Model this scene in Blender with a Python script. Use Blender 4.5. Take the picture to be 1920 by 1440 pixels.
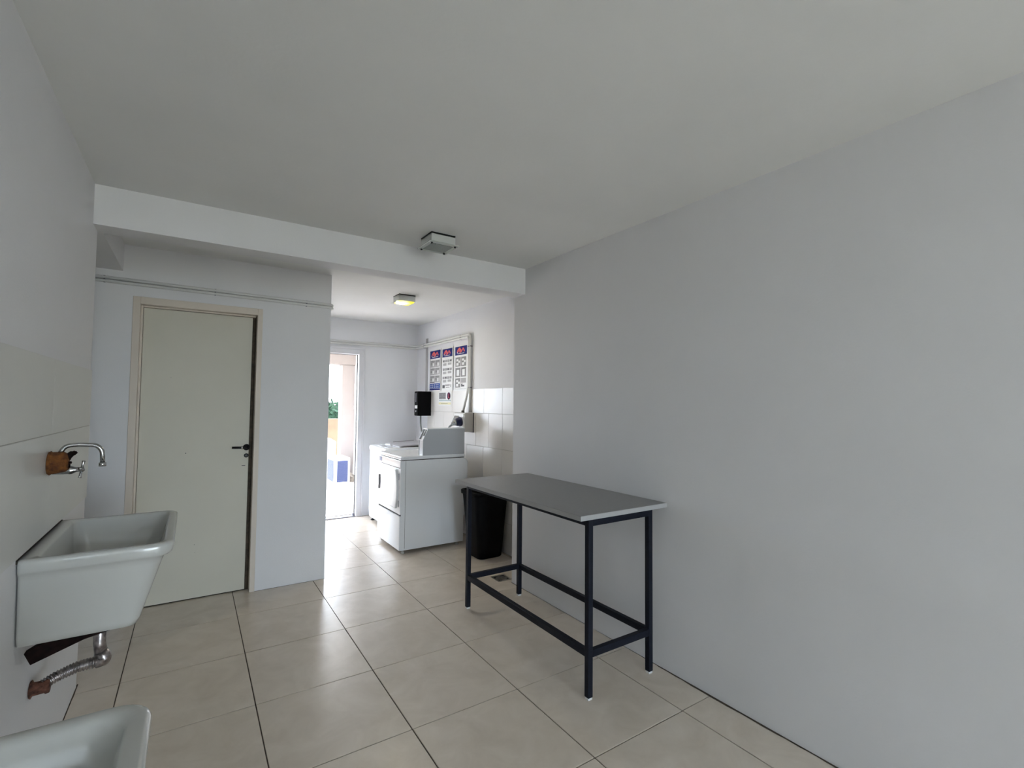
import bpy, bmesh, math, random
from mathutils import Vector, Matrix
random.seed(7)
for o in list(bpy.data.objects): bpy.data.objects.remove(o)
scn = bpy.context.scene
COL = scn.collection
K = 0.92            # every coordinate below is authored with 0.6 floor tiles; K brings it to real size

# ---------------------------------------------------------------- camera
YAW, PITCH, ROLL = 0.58475288, 0.042096245, 0.00970653584
cd = bpy.data.cameras.new('camera'); cam = bpy.data.objects.new('camera', cd); COL.objects.link(cam)
cd.sensor_width = 36.0; cd.lens = 903.376 / 1920 * 36.0; cd.clip_start = 0.02; cd.clip_end = 500
_f = Vector((math.sin(YAW)*math.cos(PITCH), math.cos(YAW)*math.cos(PITCH), math.sin(PITCH)))
_r = Vector((math.cos(YAW), -math.sin(YAW), 0)); _u = _r.cross(_f)
_c, _s = math.cos(ROLL), math.sin(ROLL)
_r2 = _c*_r + _s*_u; _u2 = -_s*_r + _c*_u
M = Matrix((_r2, _u2, -_f)).transposed().to_4x4()
M.translation = Vector((0.283725, -1.60492, 1.541158)) * K
cam.matrix_world = M
scn.camera = cam

# ---------------------------------------------------------------- sky, exposure
w = bpy.data.worlds.new('sky'); scn.world = w; w.use_nodes = True
bg = w.node_tree.nodes['Background']
bg.inputs[0].default_value = (0.77, 0.87, 1.0, 1); bg.inputs[1].default_value = 13.5
vs = scn.view_settings
vs.view_transform = 'Standard'; vs.look = 'None'; vs.gamma = 1; vs.use_curve_mapping = False
vs.exposure = 0.64

sl = bpy.data.lights.new('sun', 'SUN'); sl.energy = 8.0; sl.angle = math.radians(3); sl.color = (1, .97, .93)
sun = bpy.data.objects.new('sun', sl); COL.objects.link(sun)
sun.rotation_euler = Vector((.60, .16, -.80)).to_track_quat('-Z', 'Y').to_euler()

def portal(name, loc, sx, sy, rot):
    l = bpy.data.lights.new(name, 'AREA'); l.shape = 'RECTANGLE'; l.size = sx*K; l.size_y = sy*K
    l.cycles.is_portal = True
    o = bpy.data.objects.new(name, l); COL.objects.link(o); o.location = Vector(loc)*K; o.rotation_euler = rot
    return o
# daylight portals in the doorway and the added window (they only guide sampling of the sky)
BY = -7.2
portal('portal_window', (1.62, BY-0.1, 1.34), 1.96, 2.5, (math.radians(90), 0, 0))
portal('portal_doorway', (1.76, 5.19, 1.09), 0.84, 2.16, (math.radians(-90), 0, 0))

# ---------------------------------------------------------------- materials
def nodes(m): return m.node_tree.nodes, m.node_tree.links
def mat(name, col, rough=0.6, metal=0.0, var=0.0, vscale=6.0, bump=0.0, bscale=150.0, spec=0.5, coat=0.0, col2=None):
    m = bpy.data.materials.new(name); m.use_nodes = True
    n, l = nodes(m); b = n['Principled BSDF']
    b.inputs['Base Color'].default_value = (*col, 1); b.inputs['Roughness'].default_value = rough
    b.inputs['Metallic'].default_value = metal; b.inputs['Specular IOR Level'].default_value = spec
    b.inputs['Coat Weight'].default_value = coat
    tc = n.new('ShaderNodeTexCoord')
    if var or col2:
        t = n.new('ShaderNodeTexNoise'); t.inputs['Scale'].default_value = vscale; t.inputs['Detail'].default_value = 5
        l.new(tc.outputs['Object'], t.inputs['Vector'])
        r = n.new('ShaderNodeValToRGB'); r.color_ramp.elements[0].position = .35; r.color_ramp.elements[1].position = .65
        c2 = col2 or tuple(min(1, c*(1+var)) for c in col); c1 = col if col2 else tuple(c*(1-var) for c in col)
        r.color_ramp.elements[0].color = (*c1, 1); r.color_ramp.elements[1].color = (*c2, 1)
        l.new(t.outputs['Fac'], r.inputs['Fac']); l.new(r.outputs['Color'], b.inputs['Base Color'])
    if bump:
        t2 = n.new('ShaderNodeTexNoise'); t2.inputs['Scale'].default_value = bscale; t2.inputs['Detail'].default_value = 3
        l.new(tc.outputs['Object'], t2.inputs['Vector'])
        bp = n.new('ShaderNodeBump'); bp.inputs['Strength'].default_value = bump; bp.inputs['Distance'].default_value = 0.004
        l.new(t2.outputs['Fac'], bp.inputs['Height']); l.new(bp.outputs['Normal'], b.inputs['Normal'])
    return m
MT = {}
MT['wall'] = mat('wall_paint', (.825, .82, .835), .62, var=.012, vscale=2.2, bump=.12, bscale=120, spec=.3)
MT['ceil'] = mat('ceiling_paint', (.86, .86, .85), .75, var=.02, vscale=1.6, bump=.14, bscale=60, spec=.2)
MT['hall'] = mat('hall_paint', (.83, .835, .87), .62, var=.012, vscale=2.2, bump=.10, bscale=120, spec=.3)
MT['wtile'] = mat('wall_tile', (.74, .735, .71), .28, var=.015, vscale=3)
MT['htile'] = mat('hall_wall_tile', (.76, .735, .71), .28, var=.015, vscale=3)
MT['wgrout'] = mat('wall_grout', (.50, .48, .45), .8)
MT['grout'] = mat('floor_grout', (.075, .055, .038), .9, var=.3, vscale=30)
MT['door'] = mat('door_paint', (.68, .65, .555), .5, var=.015, vscale=3, bump=.03, bscale=90)
MT['frame'] = mat('door_frame_paint', (.74, .66, .575), .5, var=.02, vscale=4)
MT['rebate'] = mat('rebate_painted_shade', (.07, .052, .035), .8, var=.3, vscale=30)
MT['black'] = mat('black_metal', (.012, .012, .014), .35, metal=.3)
MT['navy'] = mat('navy_steel_paint', (.006, .008, .016), .55, spec=.2, var=.2, vscale=40)
MT['top'] = mat('grey_laminate', (.27, .27, .27), .38, var=.03, vscale=60)
MT['edge'] = mat('laminate_edge', (.42, .42, .42), .5)
MT['white_cap'] = mat('white_plastic_cap', (.8, .8, .8), .5)
MT['ceramic'] = mat('white_ceramic', (.56, .565, .545), .16, spec=.5, coat=.4)
MT['seal'] = mat('dark_sealant', (.03, .025, .02), .8)
MT['chrome'] = mat('chrome', (.42, .42, .42), .18, metal=1.0, var=.15, vscale=40)
MT['hose'] = mat('worn_chrome_hose', (.36, .33, .33), .3, metal=1.0, var=.4, vscale=60)
MT['rust'] = mat('rust', (.07, .02, .005), .9, col2=(.24, .085, .016), vscale=45, bump=.8, bscale=160)
MT['rust2'] = mat('brown_rust', (.05, .02, .012), .9, col2=(.20, .08, .05), vscale=60, bump=.8, bscale=120)
MT['blackrust'] = mat('dark_corroded_steel', (.006, .004, .004), .85, spec=.1, col2=(.018, .009, .008), vscale=50, bump=.4, bscale=90)
MT['appl'] = mat('white_enamel', (.88, .90, .93), .22, coat=.3)
MT['applg'] = mat('grey_enamel', (.48, .50, .53), .35)
MT['lid'] = mat('grey_lid', (.50, .50, .55), .3)
MT['dark'] = mat('dark_gap', (.012, .012, .013), .7)
MT['bluelabel'] = mat('blue_label', (.10, .16, .32), .4)
MT['bin'] = mat('black_plastic', (.004, .004, .005), .6, spec=.12, var=.2, vscale=20)
MT['blackbox'] = mat('black_powder_coat', (.003, .003, .004), .7, spec=.1)
MT['pvc'] = mat('white_pvc', (.78, .78, .77), .45)
MT['clip'] = mat('dark_clip', (.12, .11, .10), .6)
MT['lampbody'] = mat('lamp_grey_white', (.66, .68, .66), .45)
MT['lampglass'] = mat('lamp_glass_green', (.09, .125, .10), .12, var=.2, vscale=30, coat=.5)
MT['lampin'] = mat('lamp_rim_glass', (.50, .54, .50), .15, coat=.5)
MT['alu'] = mat('white_aluminium', (.74, .74, .78), .35, var=.01)
MT['hinge'] = mat('hinge_grey', (.22, .22, .26), .4, metal=.5)
MT['paper'] = mat('poster_white', (.80, .80, .80), .4)
MT['pblue'] = mat('poster_navy', (.010, .018, .16), .6, spec=.15)
MT['pblue2'] = mat('poster_blue', (.022, .07, .30), .6, spec=.15)
MT['pink'] = mat('poster_salmon', (.78, .15, .15), .6, spec=.15)
MT['pgrey'] = mat('poster_grey', (.27, .265, .27), .6, spec=.2, var=.2, vscale=60)
MT['pgrey2'] = mat('poster_light_grey', (.42, .41, .42), .6, spec=.2)
MT['pdark'] = mat('poster_dark', (.05, .05, .06), .5)
MT['pyel'] = mat('paper_yellow', (.78, .72, .42), .5)
MT['maroon'] = mat('oval_maroon', (.07, .012, .06), .6, spec=.15)
MT['teal'] = mat('strip_teal', (.28, .40, .42), .5)
MT['plug'] = mat('blue_plastic', (.006, .010, .06), .35)
MT['cable'] = mat('grey_cable', (.20, .22, .22), .5)
MT['ebox'] = mat('grey_plastic_box', (.62, .60, .57), .45)
MT['steel'] = mat('drain_steel', (.45, .42, .38), .35, metal=.8)
MT['terrace'] = mat('terrace_tile', (.70, .63, .57), .6, var=.06, vscale=3)
MT['render'] = mat('white_render', (.80, .78, .76), .8)
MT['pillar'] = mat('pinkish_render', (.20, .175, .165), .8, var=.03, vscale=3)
MT['terra'] = mat('terracotta_render', (.115, .06, .033), .85, var=.2, vscale=2.5)
MT['acgrille'] = mat('blue_grey_fins', (.035, .05, .13), .5)
MT['acwhite'] = mat('white_metal', (.80, .80, .80), .45)
MT['leaf'] = mat('leaf_green', (.014, .028, .017), .8, spec=.05, var=.4, vscale=4)
MT['bark'] = mat('bark', (.09, .06, .04), .9, var=.3, vscale=20)
MT['earth'] = mat('dry_ground', (.30, .26, .18), .9, var=.2, vscale=.3)
MT['stone'] = mat('rough_stone', (.25, .22, .19), .9, var=.3, vscale=15)

def glass_mat():
    m = bpy.data.materials.new('window_glass'); m.use_nodes = True; n, l = nodes(m)
    for x in list(n): n.remove(x)
    out = n.new('ShaderNodeOutputMaterial'); mx = n.new('ShaderNodeMixShader'); t = n.new('ShaderNodeBsdfTransparent')
    g = n.new('ShaderNodeBsdfGlossy'); g.inputs['Roughness'].default_value = .02
    mx.inputs[0].default_value = .07; t.inputs[0].default_value = (.96, .98, .97, 1)
    l.new(t.outputs[0], mx.inputs[1]); l.new(g.outputs[0], mx.inputs[2]); l.new(mx.outputs[0], out.inputs[0])
    return m
MT['glass'] = glass_mat()

def tile_mat():
    m = bpy.data.materials.new('beige_porcelain'); m.use_nodes = True; n, l = nodes(m); b = n['Principled BSDF']
    g = n.new('ShaderNodeNewGeometry'); oi = n.new('ShaderNodeObjectInfo')
    add = n.new('ShaderNodeVectorMath'); add.operation = 'ADD'
    sc = n.new('ShaderNodeVectorMath'); sc.operation = 'SCALE'; sc.inputs['Scale'].default_value = 37.0
    cmb = n.new('ShaderNodeCombineXYZ')
    l.new(oi.outputs['Random'], cmb.inputs[0]); l.new(oi.outputs['Random'], cmb.inputs[1])
    l.new(cmb.outputs[0], sc.inputs[0]); l.new(g.outputs['Position'], add.inputs[0]); l.new(sc.outputs[0], add.inputs[1])
    t = n.new('ShaderNodeTexNoise'); t.inputs['Scale'].default_value = 5.5; t.inputs['Detail'].default_value = 7; t.inputs['Roughness'].default_value = .62; t.inputs['Distortion'].default_value = .6
    l.new(add.outputs[0], t.inputs['Vector'])
    r = n.new('ShaderNodeValToRGB'); e = r.color_ramp.elements
    e[0].position = .28; e[0].color = (.69, .60, .50, 1); e[1].position = .72; e[1].color = (.82, .73, .63, 1)
    l.new(t.outputs['Fac'], r.inputs['Fac']); l.new(r.outputs['Color'], b.inputs['Base Color'])
    b.inputs['Roughness'].default_value = .27; b.inputs['Specular IOR Level'].default_value = .62
    return m
MT['tile'] = tile_mat()

def lit_lens():
    # frosted lamp lens: white-hot where the bulb sits behind it, yellow around
    m = bpy.data.materials.new('lit_lamp_lens'); m.use_nodes = True; n, l = nodes(m)
    for x in list(n): n.remove(x)
    out = n.new('ShaderNodeOutputMaterial'); em = n.new('ShaderNodeEmission')
    tc = n.new('ShaderNodeTexCoord'); gr = n.new('ShaderNodeTexGradient'); gr.gradient_type = 'SPHERICAL'
    mp = n.new('ShaderNodeMapping'); mp.inputs['Location'].default_value = (.26, .05, 0); mp.inputs['Scale'].default_value = (8, 8, 0)
    l.new(tc.outputs['Object'], mp.inputs['Vector']); l.new(mp.outputs[0], gr.inputs['Vector'])
    r = n.new('ShaderNodeValToRGB'); e = r.color_ramp.elements
    e[0].position = .25; e[0].color = (.95, .70, .06, 1); e[1].position = .68; e[1].color = (1, .90, .66, 1)
    l.new(gr.outputs['Fac'], r.inputs['Fac']); l.new(r.outputs['Color'], em.inputs['Color'])
    mr = n.new('ShaderNodeMapRange'); mr.inputs['From Min'].default_value = .58; mr.inputs['From Max'].default_value = .82
    mr.inputs['To Min'].default_value = 1.3; mr.inputs['To Max'].default_value = 190.0; mr.interpolation_type = 'SMOOTHSTEP'
    l.new(gr.outputs['Fac'], mr.inputs['Value']); l.new(mr.outputs[0], em.inputs['Strength'])
    l.new(em.outputs[0], out.inputs[0]); return m
MT['lit'] = lit_lens()

# ---------------------------------------------------------------- mesh helpers (authored in world coordinates)
class MB:
    def __init__(s): s.bm = bmesh.new(); s.mats = []
    def mi(s, m):
        if m is None: return 0
        if m not in s.mats: s.mats.append(m)
        return s.mats.index(m)
    def box(s, a, b, bev=0.0, m=None, seg=2):
        x0, y0, z0 = [min(p, q) for p, q in zip(a, b)]; x1, y1, z1 = [max(p, q) for p, q in zip(a, b)]
        vs_ = [s.bm.verts.new(p) for p in ((x0,y0,z0),(x1,y0,z0),(x1,y1,z0),(x0,y1,z0),(x0,y0,z1),(x1,y0,z1),(x1,y1,z1),(x0,y1,z1))]
        fs = [s.bm.faces.new([vs_[i] for i in q]) for q in ((0,3,2,1),(4,5,6,7),(0,1,5,4),(1,2,6,5),(2,3,7,6),(3,0,4,7))]
        k = s.mi(m)
        for f in fs: f.material_index = k
        if bev:
            es = list({e for f in fs for e in f.edges})
            r = bmesh.ops.bevel(s.bm, geom=es, offset=bev, segments=seg, affect='EDGES', profile=.5)
            for f in r['faces']: f.material_index = k
        return s
    def prism(s, pts, axis, a, b, bev=0.0, m=None):
        def P(p, t):
            q = list(p); q.insert(axis, t); return q
        A = [s.bm.verts.new(P(p, a)) for p in pts]; B = [s.bm.verts.new(P(p, b)) for p in pts]
        n = len(pts); fs = [s.bm.faces.new(A), s.bm.faces.new(B[::-1])]
        for i in range(n): fs.append(s.bm.faces.new((A[i], B[i], B[(i+1) % n], A[(i+1) % n])))
        bmesh.ops.recalc_face_normals(s.bm, faces=fs)
        k = s.mi(m)
        for f in fs: f.material_index = k
        if bev:
            r = bmesh.ops.bevel(s.bm, geom=list({e for f in fs for e in f.edges}), offset=bev, segments=2, affect='EDGES', profile=.5)
            for f in r['faces']: f.material_index = k
        return s
    def loft(s, rings, caps=(True, True), m=None):
        R = [[s.bm.verts.new(p) for p in r] for r in rings]; k = s.mi(m); fs = []
        for a, b in zip(R, R[1:]):
            n = len(a)
            for i in range(n): fs.append(s.bm.faces.new((a[i], a[(i+1) % n], b[(i+1) % n], b[i])))
        if caps[0]: fs.append(s.bm.faces.new(R[0][::-1]))
        if caps[1]: fs.append(s.bm.faces.new(R[-1]))
        for f in fs: f.material_index = k; f.smooth = True
        bmesh.ops.recalc_face_normals(s.bm, faces=fs)
        return s
    def tube(s, pts, r, seg=12, fillet=0.0, m=None, rf=None, sub=None):
        pts = [Vector(p) for p in pts]
        if fillet:
            q = [pts[0]]
            for a, b, c in zip(pts, pts[1:], pts[2:]):
                d1 = (a-b); d2 = (c-b); t = min(fillet, d1.length*.49, d2.length*.49)
                p1 = b + d1.normalized()*t; p2 = b + d2.normalized()*t
                for i in range(7):
                    u = i/6; q.append(p1*(1-u)**2 + b*2*u*(1-u) + p2*u*u)
            q.append(pts[-1]); pts = q
        if sub:
            q = []; L = [0]
            for a, b in zip(pts, pts[1:]): L.append(L[-1]+(b-a).length)
            for i in range(sub+1):
                t = L[-1]*i/sub; j = 0
                while j < len(L)-2 and L[j+1] < t: j += 1
                q.append(pts[j].lerp(pts[j+1], (t-L[j])/max(1e-9, L[j+1]-L[j])))
            pts = q
        rings = []; T = (pts[1]-pts[0]).normalized(); N = T.orthogonal().normalized()
        for i, p in enumerate(pts):
            t = (pts[min(i+1, len(pts)-1)] - pts[max(i-1, 0)]).normalized()
            N = (N - t*N.dot(t)).normalized(); Bn = t.cross(N)
            rr = r if rf is None else rf(i/(len(pts)-1))
            rings.append([p + (N*math.cos(2*math.pi*j/seg) + Bn*math.sin(2*math.pi*j/seg))*rr for j in range(seg)])
        return s.loft(rings, m=m)
    def lathe(s, c, axis, prof, seg=20, m=None):
        # prof: list of (distance along axis, radius)
        ax = Vector(axis).normalized(); N = ax.orthogonal().normalized(); B = ax.cross(N); c = Vector(c)
        return s.loft([[c + ax*d + (N*math.cos(2*math.pi*j/seg)+B*math.sin(2*math.pi*j/seg))*r for j in range(seg)] for d, r in prof], m=m)
    def mesh(s, name, loc):
        s.bm.normal_update()
        for v in s.bm.verts: v.co = (v.co - Vector(loc)) * K
        me = bpy.data.meshes.new(name); s.bm.to_mesh(me); s.bm.free(); return me
def tag(o, label=None, cat=None, group=None, kind=None):
    for k_, v_ in (('label', label), ('category', cat), ('group', group), ('kind', kind)):
        if v_: o[k_] = v_
    return o
LOC = {}
def thing(name, loc, label, cat, group=None, kind=None):
    o = bpy.data.objects.new(name, None); COL.objects.link(o); o.location = Vector(loc)*K; o.empty_display_size = .1
    LOC[o] = Vector(loc); return tag(o, label, cat, group, kind)
def obj(name, mb, m, parent=None, loc=None, smooth=False):
    base = Vector(loc) if loc is not None else (LOC[parent] if parent else Vector((0, 0, 0)))
    me = mb.mesh(name, base)
    if mb.mats:
        for q in mb.mats: me.materials.append(MT[q])
    else: me.materials.append(MT[m])
    o = bpy.data.objects.new(name, me); COL.objects.link(o); LOC[o] = base
    if parent: o.parent = parent; o.location = (base - LOC[parent])*K
    else: o.location = base*K
    if smooth:
        for p in me.polygons: p.use_smooth = True
    return o
def B(*a, **k): return MB().box(*a, **k)
def rrect(x0, x1, y0, y1, z, r, n=5, radii=None):
    # corners in order (x1,y1),(x0,y1),(x0,y0),(x1,y0); radii per corner
    rs = radii or (r,)*4; pts = []
    for (cx, cy, a0), rr in zip(((x1, y1, 0), (x0, y1, 90), (x0, y0, 180), (x1, y0, 270)), rs):
        sx = -1 if cx == x1 else 1; sy = -1 if cy == y1 else 1
        for i in range(n+1):
            a = math.radians(a0 + 90*i/n); pts.append((cx + sx*rr + rr*math.cos(a), cy + sy*rr + rr*math.sin(a), z))
    return pts

# ---------------------------------------------------------------- room shell
XR, XL, XH = 2.637, -0.19, 3.03
HC, HB, HH = 2.704, 2.486, 2.685
YD, YB0, YB1, YF = 2.87, 1.757, 1.925, 5.07
XS = 1.293; XREC = -1.3
# floor : dark grout bed, every tile a piece of its own
fl = obj('floor', B((XREC-.1, BY-.1, -.12), (XH+.1, YF+.2, -.004)), 'grout'); tag(fl, 'large beige polished porcelain tile floor with thin dark joints', 'floor', kind='structure')
REG = [(XL, XR, BY, YB1), (XREC, XH, YB1, YD), (XS, XH, YD, YF), (-.1, .745, YD, YD+.09)]
S, SA = .6, .6043; G = .0026
full = None
for iu in range(-3, 6):
    for iv in range(-15, 10):
        x0, x1, y0, y1 = iu*S+G, (iu+1)*S-G, iv*SA+G, (iv+1)*SA-G
        rects = []
        for i, (a, b, c, d) in enumerate(REG):
            e = .005
            ex0, ex1 = a+e, b-e
            ey0 = c + (e if i == 0 else (-1e-4 if i != 1 else 0)); ey1 = d - (e if i in (2, 3) else 0)
            q = (max(x0, ex0), min(x1, ex1), max(y0, ey0), min(y1, ey1))
            if q[1]-q[0] > .004 and q[3]-q[2] > .004: rects.append(q)
        if not rects: continue
        if len(rects) == 1 and abs(rects[0][1]-rects[0][0]-(x1-x0)) < 1e-6 and abs(rects[0][3]-rects[0][2]-(y1-y0)) < 1e-6:
            if full is None:
                mb = MB().box((0, 0, -.01), (x1-x0, y1-y0, 0), bev=.0012, seg=1); full = mb.mesh('floor_tile', (0, 0, 0)); full.materials.append(MT['tile'])
            o = bpy.data.objects.new('floor_tile', full); COL.objects.link(o); o.parent = fl
            o.location = (x0*K, y0*K, random.uniform(-.0004, .0004)*K)
        else:
            mb = MB()
            for q in rects: mb.box((q[0], q[2], -.01), (q[1], q[3], 0))
            obj('floor_tile', mb, 'tile', fl)
# irregular dirty joint lines where walls meet the floor
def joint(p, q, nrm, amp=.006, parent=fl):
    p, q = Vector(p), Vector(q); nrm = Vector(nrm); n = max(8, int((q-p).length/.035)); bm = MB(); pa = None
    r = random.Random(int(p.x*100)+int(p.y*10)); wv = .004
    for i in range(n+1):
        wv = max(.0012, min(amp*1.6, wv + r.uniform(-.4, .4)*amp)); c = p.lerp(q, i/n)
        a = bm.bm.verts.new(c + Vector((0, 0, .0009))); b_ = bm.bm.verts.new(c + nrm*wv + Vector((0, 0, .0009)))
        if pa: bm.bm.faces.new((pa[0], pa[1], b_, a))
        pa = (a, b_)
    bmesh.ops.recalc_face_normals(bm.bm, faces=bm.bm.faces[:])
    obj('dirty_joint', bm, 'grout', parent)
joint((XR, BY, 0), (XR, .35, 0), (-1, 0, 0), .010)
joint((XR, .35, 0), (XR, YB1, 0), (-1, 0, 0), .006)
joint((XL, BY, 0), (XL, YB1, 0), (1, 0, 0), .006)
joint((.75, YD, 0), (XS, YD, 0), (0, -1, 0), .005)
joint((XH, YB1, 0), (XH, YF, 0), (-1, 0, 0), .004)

cl = obj('ceiling', MB().box((XREC-.15, BY-.2, HC), (XH+.2, YB0+.01, HC+.2)).box((XREC-.15, YB0+.01, HH), (XH+.2, YF+.2, HC+.2)), 'ceil')
tag(cl, 'matt off-white plaster ceiling with faint trowel marks', 'ceiling', kind='structure')
wr = obj('wall_right', B((XR, BY-.2, -.1), (XH+.2, YB1, HC+.1)), 'wall'); tag(wr, 'long plain white plastered wall behind the grey table', 'wall', kind='structure')
wl = obj('wall_left', B((XL-.25, BY-.2, -.1), (XL, YB1-.03, HC+.1)), 'wall'); tag(wl, 'white wall with tiled band above the two wall sinks', 'wall', kind='structure')
wd = obj('wall_door', MB().box((XREC-.1, YD, -.1), (-.104, YD+.14, HC+.1)).box((.75, YD, -.1), (XS, YD+.14, HC+.1)).box((-.104, YD, 2.312), (.75, YD+.14, HC+.1)).box((XS-.14, YD+.14, -.1), (XS, YF+.2, HC+.1)).box((-.2, YD+.14, -.1), (.85, YD+.2, 2.4)), 'wall')  # last box: added backing that keeps sky light out behind the door
tag(wd, 'white wall around the cream door, turning the corner into the passage', 'wall', kind='structure')
wrec = obj('wall_recess', MB().box((XREC-.1, YB1-.03, -.1), (XREC, YD+.1, HC+.1)).box((XREC-.1, YB1-.15, -.1), (XL-.2, YB1-.03, HC+.1)), 'wall'); tag(wrec, 'white walls closing the dim niche left of the cream door', 'wall', kind='structure')
wh = obj('wall_passage', B((XH, YB1-.01, -.1), (XH+.2, YF+.2, HC+.1)), 'hall'); tag(wh, 'white part-tiled passage wall behind washer and dryer', 'wall', kind='structure')
DX0, DX1, DZ = 1.36, 2.225, 2.262
wf = obj('wall_far', MB().box((XS-.1, YF, -.1), (DX0, YF+.2, HC+.1)).box((DX1, YF, -.1), (XH+.2, YF+.2, HC+.1)).box((DX0, YF, DZ), (DX1, YF+.2, HC+.1)), 'hall')
tag(wf, 'far white passage wall around the bright terrace doorway', 'wall', kind='structure')
WX0, WX1, WZ0, WZ1 = .64, 2.6, .09, 2.59
wb = obj('wall_back', MB().box((XREC-.1, BY-.2, -.1), (WX0, BY, HC+.1)).box((WX1, BY-.2, -.1), (XH+.2, BY, HC+.1)).box((WX0, BY-.2, -.1), (WX1, BY, WZ0)).box((WX0, BY-.2, WZ1), (WX1, BY, HC+.1)), 'wall')
tag(wb, 'white wall with the added wide window at the near end of the room', 'wall', kind='structure')
# unseen window, added in the near end wall to bring daylight into the room
wn = thing('added_window', ((WX0+WX1)/2, BY-.1, WZ0), 'wide white framed window, unseen, added in the near end wall for daylight', 'window', kind='structure')
mb = MB()
for a, b in (((WX0, WZ0), (WX1, WZ0+.05)), ((WX0, WZ1-.05), (WX1, WZ1)), ((WX0, WZ0), (WX0+.05, WZ1)), ((WX1-.05, WZ0), (WX1, WZ1)), (((WX0+WX1)/2-.03, WZ0), ((WX0+WX1)/2+.03, WZ1))):
    mb.box((a[0], BY-.13, a[1]), (b[0], BY-.07, b[1]), m='alu')
obj('window_frame', mb, 'alu', wn)
for a, b in ((WX0+.05, (WX0+WX1)/2-.03), ((WX0+WX1)/2+.03, WX1-.05)): obj('window_pane', B((a, BY-.103, WZ0+.05), (b, BY-.098, WZ1-.05)), 'glass', wn)
# beams
b1 = obj('trim_1', B((XL-.25, YB0, HB), (XR, YB1, HH+.03)), 'wall'); tag(b1, 'white ceiling beam crossing the room in front of the door wall', 'beam', kind='structure')
b2 = obj('trim_2', B((XREC, YB1, HB+.001), (-.168, YD, HH+.01)), 'wall'); tag(b2, 'short white lowered soffit over the niche left of the cream door', 'soffit', kind='structure')

# wall tiles on the left wall (two courses above the sinks)
bed = obj('tile_bed', B((XL, BY, 1.011), (XL+.004, YB1-.03, 1.706)), 'wgrout', wl)
js = [1.04 + .88*k for k in range(-12, 2)]
for z0, z1, off in ((1.013, 1.4015, 0), (1.4045, 1.706, .0)):
    for k in range(len(js)-1):
        a, b = max(js[k]+.0006, BY), min(js[k+1]-.0006, YB1-.029)
        if b-a > .03: obj('wall_tile', B((XL, a, z0), (XL+.0065, b, z1), bev=.001, seg=1), 'wtile', wl)
# tiles on the passage wall
obj('tile_bed', B((XH-.004, YB1, 0), (XH, 4.66, 1.711)), 'wgrout', wh)
for z0, z1, s0, wd_ in ((1.438, 1.712, 2.713, .393), (1.064, 1.434, 2.707, .287), (.69, 1.060, 2.713, .393), (.316, .686, 2.713, .393), (.004, .312, 2.713, .393)):
    k = -3
    while s0 + k*wd_ < 4.66:
        a, b = max(s0+k*wd_+.0018, YB1+.001), min(s0+(k+1)*wd_-.0018, 4.66); k += 1
        if b-a > .02: obj('wall_tile', B((XH-.008, a, z0), (XH, b, z1), bev=.001, seg=1), 'htile', wh)

# ---------------------------------------------------------------- cream door
d1 = thing('door_1', (.32, YD, 0), 'plain cream interior door in a cream frame, closed', 'door', kind='structure')
FX0, FX1, FZ = -.104, .75, 2.312; LY = YD+.075
mb = MB()
for a, b in (((FX0, YD-.006, 0), (FX0+.045, YD+.12, FZ)), ((FX1-.038, YD-.006, 0), (FX1, YD+.12, FZ)), ((FX0+.045, YD-.006, FZ-.055), (FX1-.038, YD+.12, FZ))): mb.box(a, b, bev=.003)
obj('door_frame', mb, 'frame', d1)
mb = MB()
for a, b in (((FX0+.045, LY-.022, 0), (FX0+.058, YD+.12, FZ-.055)), ((FX0+.058, LY-.022, FZ-.066), (FX1-.045, YD+.12, FZ-.055))): mb.box(a, b, bev=.002)
obj('door_stop', mb, 'frame', d1)
leaf = obj('door_leaf', B((FX0+.06, LY, .008), (.684, LY+.04, FZ-.068), bev=.002), 'door', d1)
obj('shadow_rebate', B((.686, LY+.012, 0), (FX1-.038, LY+.04, FZ-.055)), 'rebate', d1)  # recess beside the leaf, its shade put into the dark brown colour
hn = obj('door_handle', MB().lathe((.667, LY, 1.166), (0, -1, 0), [(0, .026), (.006, .026), (.009, .022), (.0095, .012), (.045, .011)]).tube([(.667, LY-.04, 1.166), (.655, LY-.048, 1.166), (.62, LY-.049, 1.167), (.56, LY-.046, 1.169)], .010, rf=lambda t: .011-.002*t), 'black', leaf, smooth=True)
obj('handle_collar', MB().lathe((.636, LY-.049, 1.1665), (-1, 0, 0), [(0, .0115), (.001, .0125), (.009, .0125), (.010, .0115)]), 'chrome', leaf)
obj('keyhole_rosette', MB().lathe((.667, LY, 1.098), (0, -1, 0), [(0, .017), (.006, .017), (.008, .013)]), 'black', leaf)
obj('scratch', B((.636, LY-.001, 1.014), (.662, LY+.001, 1.019)), 'pdark', leaf)
for x, z, r in ((.252, 1.135, .004), (.14, 1.72, .002), (.33, .42, .003), (.335, .36, .002)):
    obj('paint_chip', MB().lathe((x, LY+.0005, z), (0, -1, 0), [(0, r), (.001, r*.9)], seg=7), 'pdark', leaf)

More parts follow.
